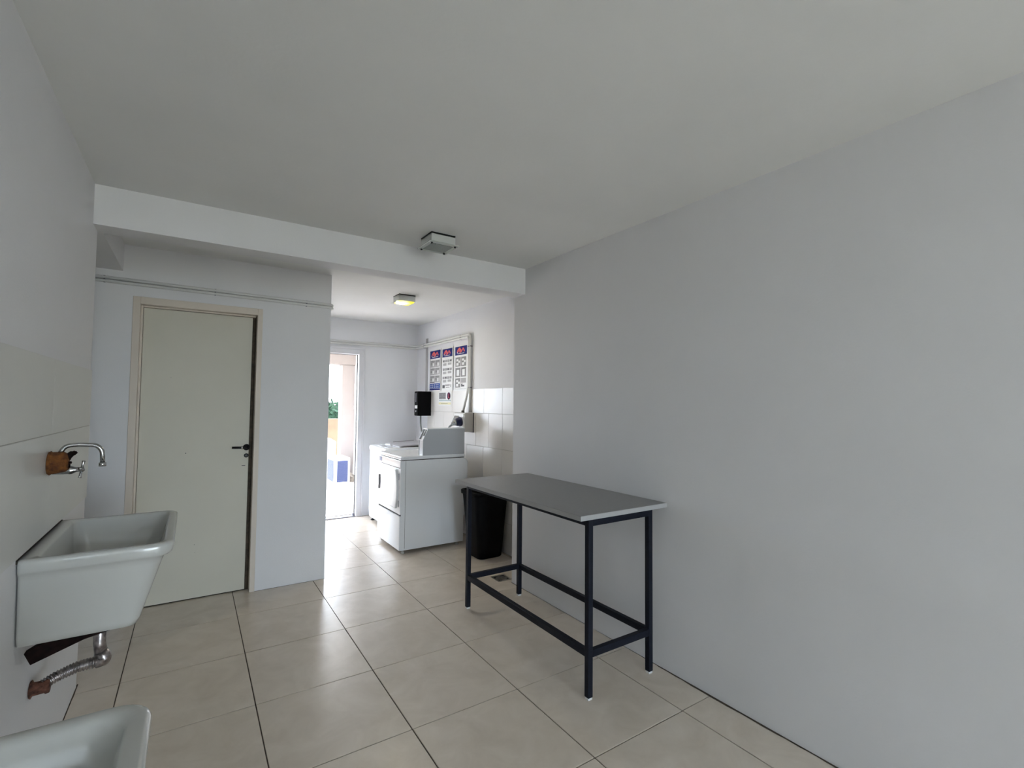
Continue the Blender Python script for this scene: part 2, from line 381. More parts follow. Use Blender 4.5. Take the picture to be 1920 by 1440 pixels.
# ---------------------------------------------------------------- terrace doorway (white aluminium frame)
d2 = thing('door_2', ((DX0+DX1)/2, YF, 0), 'white aluminium frame of the open terrace doorway with hinges and threshold', 'door frame', kind='structure')
mb = MB(); fy0, fy1 = YF-.025, YF+.055
for a, b in (((DX0-.01, fy0, 0), (DX0+.055, fy1, DZ+.01)), ((DX1-.055, fy0, 0), (DX1+.01, fy1, DZ+.01)), ((DX0+.055, fy0, DZ-.06), (DX1-.055, fy1, DZ+.01))): mb.box(a, b, bev=.004)
obj('door_frame', mb, 'alu', d2)
mb = MB(); f2 = YF-.036
for a, b in (((DX0-.03, f2, 0), (DX0-.005, YF, DZ+.03)), ((DX1+.005, f2, 0), (DX1+.03, YF, DZ+.03)), ((DX0-.005, f2, DZ+.006), (DX1+.005, YF, DZ+.03))): mb.box(a, b, bev=.003)
obj('frame_lip', mb, 'alu', d2)
mb = MB()
for x in (DX0+.055, DX1-.062): mb.box((x, fy1-.02, 0), (x+.007, fy1+.004, DZ-.06))
mb.box((DX0+.055, fy1-.02, DZ-.067), (DX1-.055, fy1+.004, DZ-.06))
obj('rubber_gasket', mb, 'dark', d2)
for z in (.13, .62, .98, 1.18, 1.55, 2.06):
    obj('hinge', MB().box((DX1-.06, YF-.012, z-.03), (DX1-.05, YF+.012, z+.03), bev=.002), 'hinge', d2)
obj('threshold', B((DX0+.04, YF-.02, -.005), (DX1-.04, YF+.09, .012), bev=.003), 'hinge', d2)
obj('corner_block', B((DX1-.085, YF+.02, .0), (DX1-.055, YF+.055, .045), bev=.004), 'hinge', d2)

# ---------------------------------------------------------------- conduits
def clips(root, pts, r):
    for p, ax in pts:
        c = Vector(p); e = Vector((r*1.7, r*1.7, r*1.7)); e[ax] = .006
        obj('pipe_clip', B(c-e, c+e, bev=.002, seg=1), 'hinge', root)
r_ = .0115
for k, (zz, lab) in enumerate(((2.424, 'upper white conduit running above the cream door and round the corner'), (2.399, 'lower white conduit running above the cream door and round the corner'))):
    y = YD-.014; x = XS+.014
    t = thing('electrical_conduit', (XS, y, zz), lab, 'conduit', 'conduits above the cream door')
    obj('pipe', MB().tube([(XREC+.02, y, zz+.006), (x+.002, y, zz-.012), (x, YF-.02, zz-.03)], r_, fillet=.05), 'pvc', t)
    clips(t, [((-.27, y+.006, zz), 0), ((.407, y+.006, zz-.005), 0), ((1.085, y+.006, zz-.011), 0)], r_*.62)
ra = .0155
for k, (dz, dy, lab) in enumerate(((0, 0, 'outer white conduit along the far wall, bending down to the socket box'), (-.031, .038, 'inner white conduit along the far wall, bending down to the socket box'))):
    x = XH-.025; zz = 2.372+dz
    yv = 3.405+dy
    t = thing('electrical_conduit', (x, yv, 1.44), lab, 'conduit', 'conduits to the socket box')
    pts = [(XS+.03, YF-.015, zz), (x, YF-.015, zz), (x, yv, zz), (x, yv, 1.72), (x-(.05 if k else .0), yv+(.035 if k else 0), 1.442)]
    obj('pipe', MB().tube(pts, ra*.92, fillet=.06), 'pvc', t)
    clips(t, [((x+.004, 4.77, zz), 1), ((x+.004, 3.66, zz), 1), ((x+.004, yv, 2.225), 2), ((x+.004, yv, 1.735), 2)], ra*.6)
    if k: obj('gland', MB().lathe((x-.05, yv+.035, 1.437), (0, 0, 1), [(0, .019), (.02, .019), (.026, .015)]), 'clip', t)
tag(obj('cable_trunking', B((XH-.006, 4.69, 1.708), (XH, 4.76, 2.46), bev=.002), 'pgrey2', loc=(XH, 4.72, 1.70)), 'pale grey vertical cable trunking above the black coin box', 'trunking')

# ---------------------------------------------------------------- work table
tb = thing('work_table', (2.296, .995, 0), 'high narrow table with grey top and dark steel frame by the wall', 'table')
TX0, TX1, TY0, TY1, TZ = 1.962, 2.632, .278, 1.692, .970
top = obj('table_top', B((TX0, TY0, TZ-.027), (TX1, TY1, TZ), bev=.0012, seg=1), 'top', tb)
mb = MB()
for a, b in (((TX0-.0015, TY0-.0015, TZ-.026), (TX0, TY1+.0015, TZ-.001)), ((TX0, TY0-.0015, TZ-.026), (TX1, TY0, TZ-.001)), ((TX0, TY1, TZ-.026), (TX1, TY1+.0015, TZ-.001))): mb.box(a, b)
obj('edge_banding', mb, 'edge', top)
hw = .0160
lx = (2.064, 2.532); ly = (.328, 1.660)
for x in lx:
    for y in ly:
        lg = obj('leg', B((x-hw, y-hw, .012), (x+hw, y+hw, TZ-.027), bev=.003), 'navy', tb)
        obj('foot_cap', B((x-hw+.002, y-hw+.002, 0), (x+hw-.002, y+hw-.002, .012), bev=.002), 'white_cap', lg)
sz = .234; sh = .0185
for x in lx: obj('stretcher', B((x-hw+.001, ly[0]+hw, sz-sh), (x+hw-.001, ly[1]-hw, sz+sh), bev=.002), 'navy', tb)
for y in ly: obj('stretcher', B((lx[0]+hw, y-hw+.001, sz-sh), (lx[1]-hw, y+hw-.001, sz+sh), bev=.002), 'navy', tb)
for x in lx: obj('apron_rail', B((x-hw+.001, ly[0]+hw, TZ-.027-.045), (x+hw-.001, ly[1]-hw, TZ-.027), bev=.002), 'navy', tb)
for y in ly: obj('apron_rail', B((lx[0]+hw, y-hw+.001, TZ-.027-.045), (lx[1]-hw, y+hw-.001, TZ-.027), bev=.002), 'navy', tb)

# ---------------------------------------------------------------- sinks
def sink(y0, label, full=True):
    y1 = y0+.68; yc = (y0+y1)/2; xw = XL+.003; xf = .243; zr = 1.003
    t = thing('laundry_sink', (XL, yc, .70), label, 'sink', 'wall hung laundry sinks')
    def ring(x0, x1, d0, z, rf_, rb=.012): return rrect(x0, x1, y0+d0, y1-d0, z, 0, n=6, radii=(rf_, rb, rb, rf_))
    rg = [ring(xw+.004, .118, .045, .704, .025), ring(xw, .134, .034, .708, .035), ring(xw, .145, .028, .730, .038), ring(xw, .205, .014, .930, .05), ring(xw, .213, .011, .950, .05),
          ring(xw, .228, .003, .956, .055), ring(xw, .236, 0, .964, .055), ring(xw, .242, 0, .992, .055), ring(xw, .239, .003, 1.0, .055), ring(xw+.002, .232, .009, zr, .05),
          ring(xw+.040, .212, .030, zr-.001, .045, .03), ring(xw+.047, .205, .037, zr-.010, .042, .03), ring(xw+.055, .185, .050, .90, .05, .05), ring(xw+.075, .125, .075, .775, .06, .06), ring(xw+.095, .10, .10, .757, .05, .05), ring(xw+.15, .03, .28, .750, .02, .02)]
    bs = obj('basin', MB().loft(rg), 'ceramic', t)
    obj('sealant_line', MB().box((XL+.0005, y0+.004, .992), (XL+.0045, y1-.004, 1.005)), 'seal', t)
    obj('drain_plug', MB().lathe((.0, yc, .7495), (0, 0, 1), [(0, .03), (.003, .03), (.004, .022)]), 'chrome', bs)
    for yy in (y0+.115, y1-.115):
        obj('bracket', MB().prism([(XL+.012, .658), (XL+.03, .615), (-.02, .668), (.128, .6985), (.128, .7035), (XL+.09, .7035)], 1, yy-.016, yy+.016, bev=.002), 'blackrust', t)
    yh = yc-.015; hx = .008
    obj('drain_tail', MB().tube([(hx-.008, yh, .703), (hx-.008, yh, .56), (hx, yh, .50)], .021), 'hose', t)
    obj('drain_elbow', MB().tube([(hx-.004, yh, .525), (hx+.012, yh, .492), (hx-.02, yh-.002, .484)], .024, fillet=.02, rf=lambda u: .023+.004*math.sin(math.pi*u)), 'hose', t)
    obj('drain_hose', MB().tube([(hx-.005, yh, .487), (-.06, yh-.01, .488), (-.12, yh-.03, .476), (XL+.03, yh-.05, .462)], .018, sub=80, rf=lambda u: (.0215-.003*u)+.0022*math.sin(u*2*math.pi*19)), 'hose', t)
    obj('wall_socket', MB().lathe((XL+.001, yh-.055, .458), (1, 0, 0), [(0, .030), (.004, .033), (.008, .024), (.04, .022), (.045, .026), (.055, .024)], seg=14), 'rust2', t)
    return t
s1 = sink(.652, 'white ceramic wall sink under the rusty tap, nearest the cream door')
s2 = sink(-1.168, 'white ceramic wall sink in the lower left corner, closest to the viewer')

# ---------------------------------------------------------------- tap
tp = thing('wall_tap', (XL+.0065, 1.0, 1.29), 'chrome swan-neck tap on a rusty wall fitting above the sink', 'tap')
rr = random.Random(3)
mb = MB().lathe((XL+.0065, 1.0, 1.291), (1, 0, 0), [(0, .043), (.004, .047), (.012, .043), (.045, .041), (.056, .037), (.060, .030)], seg=22)
for v in mb.bm.verts: v.co += Vector((rr.uniform(-.002, .002) if v.co.x > XL+.01 else 0, rr.uniform(-.0018, .0018), rr.uniform(-.0018, .0018)))
obj('rusty_fitting', mb, 'rust', tp)
mb = MB()
for c, rad in (((-.118, .995, 1.322), .012), ((-.108, 1.0, 1.328), .010), ((-.124, 1.0, 1.309), .009), ((-.120, .992, 1.290), .006), ((-.128, 1.0, 1.280), .008)):
    q = bmesh.ops.create_icosphere(mb.bm, subdivisions=2, radius=rad, matrix=Matrix.Translation(c))
    for v in q['verts']: v.co += Vector((rr.uniform(-.003, .003), rr.uniform(-.002, .002), rr.uniform(-.003, .003)))
obj('corroded_flakes', mb, 'blackrust', tp)
obj('spout', MB().tube([(-.152, 1.0, 1.322), (-.138, 1.0, 1.356), (-.10, 1.0, 1.3615), (-.04, 1.0, 1.357), (-.021, 1.0, 1.335), (-.0185, 1.0, 1.282)], .0085, fillet=.024), 'chrome', tp)
obj('aerator', MB().lathe((-.0185, 1.0, 1.285), (0, 0, -1), [(0, .010), (.001, .0125), (.016, .0125), (.0165, .009)]), 'chrome', tp)
obj('valve_stem', MB().lathe((-.17, 1.0, 1.256), (1, 0, .06), [(0, .010), (.03, .014), (.045, .015), (.05, .0165), (.056, .0165), (.07, .010), (.085, .009)]), 'chrome', tp)
mb = MB(); hc = Vector((-.083, 1.0, 1.2605))
bmesh.ops.create_uvsphere(mb.bm, u_segments=14, v_segments=10, radius=.0115, matrix=Matrix.Translation(hc))
for ang in (80, 170, 260, 350):
    a = math.radians(ang); d = Vector((.10*math.sin(a*2), math.cos(a), math.sin(a)))
    d = Vector((-.12 if ang == 260 else .14 if ang == 80 else 0, math.cos(a), math.sin(a)))
    mb.tube([hc+d*.006, hc+d*.020, hc+d*.028, hc+d*.034], .004, seg=8, rf=lambda u: .0042+.0022*u**2)
obj('cross_handle', mb, 'chrome', tp, smooth=True)

# ---------------------------------------------------------------- dryer
dr = thing('tumble_dryer', (2.45, 3.5, 0), 'white front-loading dryer with coin box on top, nearest the table', 'dryer')
X0, X1, Y0, Y1, Z1 = 2.085, 2.812, 3.15, 3.852, .992
body = obj('body', MB().box((X0+.004, Y0+.006, .036), (X1, Y1-.006, .950), bev=.006), 'appl', dr)
obj('top_panel', B((X0-.004, Y0-.001, .956), (X1+.004, Y1+.001, Z1), bev=.008), 'appl', dr)
obj('top_gap', B((X0+.012, Y0+.010, .948), (X1-.004, Y1-.010, .958)), 'dark', dr)
obj('front_strip', B((X0-.006, Y0+.002, .406), (X0+.044, Y0+.012, .946), bev=.002), 'appl', dr)
obj('side_seam', MB().box((X0+.048, Y0+.0045, .055), (X0+.051, Y0+.007, .945)), 'pgrey', dr)
cp = obj('control_strip', B((X0-.008, Y0+.010, .875), (X0+.008, Y1-.010, .950), bev=.004), 'appl', dr)
obj('badge', B((X0-.011, Y1-.115, .895), (X0-.007, Y1-.045, .940), bev=.001, seg=1), 'bluelabel', cp)
obj('front_panel', B((X0-.006, Y0+.010, .402), (X0+.008, Y1-.010, .868), bev=.004), 'appl', dr)
obj('groove', B((X0-.0075, Y0+.055, .8705), (X0+.002, Y1-.07, .8755)), 'pgrey', dr)
# loading door with bowed hinge side
def door_ring(x, d):
    a, b, z0, z1 = Y0+.055+d, Y1-.055-d, .455+d, .855-d; n = 10
    pts = [(x, b, z0), (x, b, z1), ]
    pts += [(x, a + .045*(1-math.sin(math.pi*i/n)), z1 - (z1-z0)*i/n) for i in range(n+1)]
    return pts
ld = obj('loading_door', MB().loft([door_ring(X0-.004, 0), door_ring(X0-.020, 0), door_ring(X0-.026, .008)]), 'appl', dr)
for p in ld.data.polygons: p.use_smooth = False
obj('door_handle', MB().box((X0-.040, Y1-.115, .59), (X0-.024, Y1-.100, .745), bev=.004), 'pgrey', ld)
for z in (.51, .785): obj('hinge', B((X0-.016, Y0+.036, z-.032), (X0-.006, Y0+.046, z+.032), bev=.003), 'lid', dr)
obj('lower_panel', B((X0-.010, Y0+.004, .040), (X0+.010, Y1-.004, .388), bev=.006), 'appl', dr)
obj('panel_gap', B((X0+.001, Y0+.008, .386), (X0+.012, Y1-.008, .404)), 'dark', dr)
obj('back_cover', MB().prism([(X1, .30), (X1+.045, .34), (X1+.052, .90), (X1+.025, .935), (X1, .94)], 1, Y0+.02, Y1-.02, bev=.006), 'appl', dr)
for x in (X0+.045, X1-.06):
    for y in (Y0+.045, Y1-.045): obj('foot', MB().lathe((x, y, 0), (0, 0, 1), [(0, .020), (.012, .020), (.014, .012), (.04, .012)]), 'ebox', dr)
cb = thing('coin_box', (2.56, 3.22, Z1), 'grey sloped metal coin box standing on the dryer top', 'coin box')
cy0, cy1 = Y0+.004, Y0+.125; zt = 1.272
prof = [(2.318, Z1), (2.318, 1.158), (2.372, zt), (X1-.002, zt), (X1-.002, Z1)]
for yy in (cy0, cy1-.012): obj('side_plate', MB().prism(prof, 1, yy, yy+.012, bev=.0015), 'applg', cb)
mb = MB(); ya, yb_ = cy0+.012, cy1-.012
mb.box((2.322, ya, Z1), (2.335, yb_, 1.155)).box((2.375, ya, zt-.012), (X1-.004, yb_, zt-.002)).box((X1-.014, ya, Z1), (X1-.004, yb_, zt-.004))
obj('shell', mb, 'applg', cb)
obj('lower_lip', B((2.316, cy0+.001, 1.150), (2.328, cy1-.001, 1.160), bev=.002), 'appl', cb)
obj('upper_lip', B((2.366, cy0-.001, zt-.004), (X1, cy1+.001, zt+.004), bev=.002), 'appl', cb)
obj('coin_plate', MB().prism([(2.334, 1.156), (2.342, 1.156), (2.388, zt-.008), (2.380, zt-.008)], 1, ya, yb_), 'applg', cb)
obj('coin_slot', MB().prism([(2.341, 1.195), (2.344, 1.195), (2.375, zt-.012), (2.371, zt-.012)], 1, ya+.012, ya+.042), 'dark', cb)

# ---------------------------------------------------------------- washing machine
ws = thing('washing_machine', (2.6, 4.46, 0), 'white top-loading washer with grey lid, between dryer and terrace doorway', 'washing machine')
A0, A1, C0, C1 = 2.265, 2.955, 4.115, 4.815
def wring(x0, x1, z, r): return rrect(x0, x1, C0, C1, z, 0, n=6, radii=(.02, r, r, .02))
obj('body', MB().loft([wring(A0+.014, A1-.01, .050, .03), wring(A0+.004, A1, .060, .04), wring(A0, A1, .16, .04), wring(A0, A1, .915, .04)]), 'appl', ws)
obj('top_deck', MB().loft([wring(A0-.004, A1+.002, .921, .045), wring(A0-.010, A1+.002, .930, .05), wring(A0-.012, A1+.002, .965, .05), wring(A0-.004, A1, .982, .05), wring(A0+.012, A1-.01, .988, .05)]), 'appl', ws)
obj('kick_strip', B((A0+.03, C0+.03, .035), (A1-.02, C1-.03, .055)), 'applg', ws)
ldm = obj('lid', MB().prism([(A0+.19, .9885), (A0+.19, 1.000), (A0+.24, 1.010), (A1-.06, 1.030), (A1-.03, 1.018), (A1-.03, .9885)], 1, C0+.10, C1-.075, bev=.004), 'lid', ws)
obj('lid_edge', MB().prism([(A0+.30, 1.0145), (A0+.30, 1.0175), (A1-.10, 1.0305), (A1-.10, 1.0275)], 1, C1-.084, C1-.066), 'dark', ldm)
obj('lid_gap', MB().prism([(A0+.20, .9882), (A0+.24, .9965), (A1-.04, 1.010), (A1-.04, .9882)], 1, C0+.094, C0+.101), 'dark', ldm)
obj('lid_handle', B((A0+.170, C1-.33, .9885), (A0+.215, C1-.14, 1.006), bev=.006), 'appl', ldm)
for a, b in ((C0+.12, C0+.30), (C0+.36, C0+.56)): obj('control_pad', B((A0+.055, a, .988), (A0+.12, b, .9915), bev=.001, seg=1), 'lid', ws)
obj('front_badge', B((A0-.016, C0+.03, .93), (A0-.009, C0+.10, .955), bev=.001, seg=1), 'pgrey2', ws)
for x in (A0+.05, A1-.06):
    for y in (C0+.05, C1-.05): obj('foot', MB().lathe((x, y, 0), (0, 0, 1), [(0, .026), (.014, .026), (.016, .012), (.052, .012)]), 'dark', ws)
hs = obj('supply_hose', MB().tube([(A1-.06, 4.62, 1.0), (A1-.02, 4.62, 1.10), (A1-.06, 4.60, 1.24), (A1-.06, 4.60, 1.372)], .011, fillet=.06), 'cable', loc=(A1-.06, 4.62, 1.0)); tag(hs, 'grey cable rising from the washer to the black coin box', 'cable')

# black coin box on the wall
bk = thing('coin_box', (XH, 4.6, 1.37), 'black metal coin box on the wall above the washer', 'coin box')
obj('case', B((2.835, 4.545, 1.372), (XH, 4.672, 1.706), bev=.006), 'blackbox', bk)
obj('face_plate', B((2.829, 4.550, 1.376), (2.835, 4.666, 1.702), bev=.001, seg=1), 'blackbox', bk)
obj('coin_return', B((2.824, 4.56, 1.472), (2.830, 4.64, 1.515), bev=.002, seg=1), 'white_cap', bk)
obj('lock', MB().lathe((2.829, 4.60, 1.435), (-1, 0, 0), [(0, .014), (.006, .014), (.008, .009)]), 'chrome', bk)
obj('coin_slot', B((2.826, 4.605, 1.56), (2.830, 4.625, 1.68), bev=.001, seg=1), 'hinge', bk)

# socket box with blue plug
eb = thing('socket_box', (XH, 3.45, 1.215), 'grey wall socket box behind the dryer coin box', 'socket box')
obj('enclosure', B((2.905, 3.335, 1.216), (XH-.012, 3.60, 1.437), bev=.004), 'ebox', eb)
obj('back_plate', B((XH-.013, 3.326, 1.208), (XH, 3.609, 1.437)), 'pdark', eb)
obj('socket_face', B((2.898, 3.355, 1.235), (2.906, 3.585, 1.425), bev=.003), 'paper', eb)
obj('socket_flap', MB().prism([(2.897, 1.40), (2.893, 1.40), (2.845, 1.30), (2.849, 1.298)], 1, 3.47, 3.57), 'pgrey', eb)
pg = thing('power_plug', (2.9, 3.40, 1.33), 'dark blue industrial plug pushed into the grey socket box', 'plug')
obj('plug_body', MB().lathe((2.898, 3.405, 1.335), (-1, 0.15, -.12), [(0, .050), (.012, .056), (.03, .056), (.034, .048), (.06, .045), (.066, .036)], seg=18), 'plug', pg)
obj('plug_cap', MB().lathe((2.836, 3.414, 1.328), (-1, .35, -.45), [(0, .038), (.02, .036), (.045, .022), (.06, .018)], seg=14), 'chrome', pg)
obj('plug_cable', MB().tube([(2.80, 3.43, 1.305), (2.772, 3.47, 1.270), (2.80, 3.55, 1.20), (2.87, 3.60, 1.0), (2.89, 3.60, .80)], .012, fillet=.05), 'cable', pg)

# ---------------------------------------------------------------- waste bin
bn = thing('waste_bin', (2.82, 2.70, 0), 'tall tapered black plastic waste bin behind the table', 'waste bin')
def bring(d, z, r): return rrect(2.685-d, 2.965+min(d, .04), 2.575-d*.8, 2.835+d*.6, z, r, n=6)
obj('bucket', MB().loft([bring(-.012, .0, .05), bring(0, .01, .055), bring(.062, .635, .06), bring(.058, .64, .055), bring(.03, .62, .05), bring(-.02, .02, .045)]), 'bin', bn)
obj('rim', MB().loft([bring(.060, .625, .06), bring(.076, .628, .062), bring(.078, .662, .062), bring(.070, .668, .06), bring(.056, .666, .055), bring(.054, .63, .055)], caps=(False, False)), 'bin', bn)

# floor drain
fd = thing('floor_drain', (2.612, 2.056, 0), 'small square metal floor drain beside the far table leg', 'drain')
mb = MB(); q = .068
for a, b in (((-q, -q), (q, -q+.016)), ((-q, q-.016), (q, q)), ((-q, -q+.016), (-q+.016, q-.016)), ((q-.016, -q+.016), (q, q-.016))): mb.box((2.612+a[0], 2.056+a[1], .0002), (2.612+b[0], 2.056+b[1], .004))
obj('frame', mb, 'steel', fd)
obj('well', B((2.612-q+.016, 2.056-q+.016, .0002), (2.612+q-.016, 2.056+q-.016, .0012)), 'dark', fd)
mb = MB()
for i in range(-4, 5):
    h_ = math.sqrt(max(0, .050**2-(i*.0115)**2)); mb.box((2.612-h_, 2.056+i*.0115-.003, .001), (2.612+h_, 2.056+i*.0115+.003, .0035))
mb.box((2.609, 2.006, .001), (2.615, 2.106, .0036))
obj('grate', mb, 'steel', fd)

# ---------------------------------------------------------------- ceiling lamps
def lamp(cx, cy, zc, label, lit):
    t = thing('ceiling_lamp', (cx, cy, zc), label, 'ceiling lamp', 'square bulkhead lamps')
    h_ = .0885; zb = zc-.068
    obj('gasket', B((cx-h_-.001, cy-h_-.001, zc-.006), (cx+h_+.001, cy+h_+.001, zc)), 'dark', t)
    mb = MB(); th = .008
    for a, b in (((-h_, -h_), (h_, -h_+th)), ((-h_, h_-th), (h_, h_)), ((-h_, -h_+th), (-h_+th, h_-th)), ((h_-th, -h_+th), (h_, h_-th))): mb.box((cx+a[0], cy+a[1], zb), (cx+b[0], cy+b[1], zc-.005))
    mb.box((cx-h_, cy-h_, zc-.012), (cx+h_, cy+h_, zc-.006))
    obj('housing', mb, 'lampbody', t)
    pl = .110
    if not lit:
        obj('glass_plate', B((cx-pl, cy-pl, zb-.007), (cx+pl, cy+pl, zb), bev=.002), 'lampin', t)
        obj('lens', B((cx-.080, cy-.080, zb-.0085), (cx+.080, cy+.080, zb-.006), bev=.001, seg=1), 'lampglass', t)
        for sx in (-1, 1):
            for sy in (-1, 1):
                sc_ = obj('screw', MB().lathe((cx+sx*.088, cy+sy*.088, zb-.007), (0, 0, -1), [(0, .009), (.006, .009), (.008, .006)], seg=10), 'dark', t)
                obj('screw_head', MB().lathe((cx+sx*.094, cy+sy*.088, zb-.0085), (0, 0, -1), [(0, .006), (.005, .005)], seg=8), 'white_cap', sc_)
    else:
        obj('glass_plate', B((cx-pl, cy-pl, zb-.004), (cx+pl, cy+pl, zb), bev=.001, seg=1), 'glass', t)
        o = obj('lens', MB().loft([rrect(cx-.083, cx+.083, cy-.083, cy+.083, zb+.001, .012), rrect(cx-.083, cx+.083, cy-.083, cy+.083, zb-.008, .012), rrect(cx-.066, cx+.066, cy-.066, cy+.066, zb-.016, .012)]), 'lit', t)
    return t
lamp(1.682, 1.462, HC, 'unlit square ceiling lamp with greenish glass in front of the beam', False)
lamp(2.135, 3.292, HH, 'lit square ceiling lamp glowing yellow in the passage', True)

# ---------------------------------------------------------------- notices on the passage wall
PXW = XH-.0082
def poster(y0, y1, z0, z1, label, style):
    # y1 > y0 ; picture left edge is y1 (far), right edge is y0 (near)
    t = thing('wall_poster', (PXW, (y0+y1)/2, z0), label, 'poster', 'instruction posters on the passage wall')
    Wd, Ht = y1-y0, z1-z0
    def R(u0, u1, v0, v1, m, lift, name, parent=t):
        return obj(name, B((PXW-lift, y1-u0*Wd, z1-v0*Ht), (PXW-lift+.0012, y1-u1*Wd, z1-v1*Ht)), m, parent)
    def multi(rects, lift, name):
        mb = MB()
        for u0, u1, v0, v1, m in rects: mb.box((PXW-lift, y1-u0*Wd, z1-v0*Ht), (PXW-lift+.001, y1-u1*Wd, z1-v1*Ht), m=m)
        o = obj(name, mb, 'paper', t)
        if len(rects) > 1: o['kind'] = 'stuff'
        return o
    R(-.06, 1.06, -.03, 1.03, 'paper', .002, 'sheet')
    hd = R(0, 1, 0, .20, 'pblue', .003, 'header')
    # salmon lettering-like emblem: an arch, an inner bowl and a peaked pair of strokes, with a thin caption below
    def stroke(pts, w_, m='pink', lift=.0042, hh=.20*Ht, v0=0):
        mb_ = MB(); P = [Vector((y1-u*Wd, z1-(v0*Ht)-v*hh)) for u, v in pts]; L = []
        for i, p in enumerate(P):
            d = (P[min(i+1, len(P)-1)]-P[max(i-1, 0)]).normalized(); n = Vector((-d.y, d.x)); ww = w_*Wd*(.75+.5*i/len(P))
            L.append((p+n*ww/2, p-n*ww/2))
        for a, b in zip(L, L[1:]):
            mb_.bm.faces.new([mb_.bm.verts.new((PXW-lift, q.x, q.y)) for q in (a[0], a[1], b[1], b[0])])
        bmesh.ops.recalc_face_normals(mb_.bm, faces=mb_.bm.faces[:])
        obj('emblem', mb_, m, hd)
    stroke([(.18, .72), (.20, .55), (.27, .36), (.37, .26), (.45, .30)], .085)
    stroke([(.31, .66), (.35, .50), (.43, .42), (.49, .52), (.47, .66), (.39, .68)], .06)
    stroke([(.45, .30), (.51, .42), (.56, .66)], .07)
    stroke([(.56, .66), (.62, .44), (.68, .24)], .06)
    stroke([(.68, .24), (.74, .42), (.80, .66)], .075)
    stroke([(.17, .74), (.20, .70), (.22, .66)], .05, 'paper', .0046)
    stroke([(.22, .84), (.50, .83), (.78, .82)], .022, 'paper', .0046)
    if style == 1:
        multi([(0, .025, .2, .86, 'pdark'), (.975, 1, .2, .86, 'pdark')], .003, 'border')
        for i in range(3):
            for j in range(2):
                u0, v0 = .05+.46*j, .245+.195*i
                multi([(u0, u0+.43, v0, v0+.175, 'pgrey2'), ], .003, 'info_panel')
                multi([(u0+.02, u0+.41, v0+.012, v0+.05, 'pgrey'), (u0+.02, u0+.16, v0+.06, v0+.12, 'pgrey'), (u0+.22, u0+.34, v0+.07, v0+.15, 'paper')], .0036, 'print')
        multi([(.03, .47, .795, .815, 'pdark')], .0044, 'print')
        R(0, 1, .835, .955, 'pblue2', .0034, 'symbol_panel')
        multi([(.10+.17*k, .17+.17*k, v, v+.026, 'paper') for k in range(5) for v in (.858, .910)], .0044, 'symbols')
        R(0, 1, .962, 1.0, 'pblue', .0034, 'footer')
    elif style == 2:
        for i in range(3):
            v = .27+.205*i
            multi([(.05+.235*k, .05+.235*k+.19, v, v+.055, 'pgrey') for k in range(4)], .003, 'icon_row')
            multi([(.05+.235*k+.04, .05+.235*k+.13, v+.012, v+.04, 'pdark' if (i+k) % 3 == 0 else 'pgrey2') for k in range(4)], .0038, 'icons')
            multi([(.08, .42, v+.08, v+.14, 'pgrey2'), (.56, .92, v+.075, v+.13, 'pgrey2')], .0026, 'print')
        multi([(.04, .28, .885, .96, 'pdark'), (.33, .78, .875, .905, 'pgrey'), (.40, .75, .935, .95, 'pgrey'), (.86, .92, .875, .945, 'pgrey')], .003, 'print')
    else:
        for i in range(3):
            for j in range(2):
                u0, v0 = .05+.47*j, .25+.245*i
                if i == 2 and j == 1:
                    multi([(u0, u0+.42, v0, v0+.11, 'pgrey2')], .003, 'info_panel')
                    multi([(u0+.02, u0+.14, v0+.13, v0+.155, 'pdark'), (u0+.02, u0+.28, v0+.16, v0+.195, 'pdark')], .003, 'print')
                    continue
                multi([(u0, u0+.42, v0, v0+.215, 'pgrey')], .003, 'info_panel')
                if i == 1: multi([(u0+.11, u0+.32, v0+.045, v0+.185, 'paper')], .0038, 'print')
                else: multi([(u0+.08, u0+.24, v0+.04, v0+.09, 'paper'), (u0+.24, u0+.38, v0+.08, v0+.13, 'paper'), (u0+.08, u0+.26, v0+.13, v0+.19, 'paper')], .0038, 'print')
        multi([(.02, .98, .985, .992, 'pgrey'), (.02, .03, .24, .985, 'pgrey2')], .003, 'border')
poster(4.262, 4.592, 1.724, 2.262, 'blue headed poster with a blue symbol block at its foot, leftmost of three', 1)
poster(3.908, 4.198, 1.722, 2.254, 'blue headed poster with three rows of small icons, middle of three', 2)
poster(3.515, 3.828, 1.718, 2.250, 'blue headed poster with framed grey drawings, rightmost of three', 3)
nt = thing('paper_notice', (PXW, 4.11, 1.5), 'small white notice with a dark oval emblem, below the middle poster', 'notice')
def NR(y0, y1, z0, z1, m, lift, name): return obj(name, B((PXW-lift, y0, z0), (PXW-lift+.001, y1, z1)), m, nt)
NR(3.925, 4.30, 1.512, 1.698, 'paper', .002, 'sheet')
NR(4.08, 4.285, 1.600, 1.684, 'pgrey', .003, 'text_block')
for z in (1.615, 1.640, 1.665): NR(4.095, 4.27, z, z+.006, 'pdark', .0036, 'text_line')
NR(3.93, 4.285, 1.578, 1.587, 'teal', .003, 'strip')
NR(3.935, 4.29, 1.530, 1.556, 'pyel', .003, 'yellow_strip')
NR(4.02, 4.22, 1.540, 1.546, 'pgrey', .0036, 'text_line')
mb = MB().lathe((PXW-.002, 3.995, 1.640), (-1, 0, 0), [(0, 1), (.0012, 1)], seg=24)
for v in mb.bm.verts: v.co.y = 3.995+(v.co.y-3.995)*.048; v.co.z = 1.640+(v.co.z-1.640)*.047
obj('oval_emblem', mb, 'maroon', nt)
mb = MB()
for pts in (((3.984, 1.670), (3.991, 1.670), (4.003, 1.616), (3.996, 1.616)), ((3.998, 1.614), (3.998, 1.621), (3.978, 1.625), (3.976, 1.618))):
    mb.prism(pts, 0, PXW-.0042, PXW-.003)
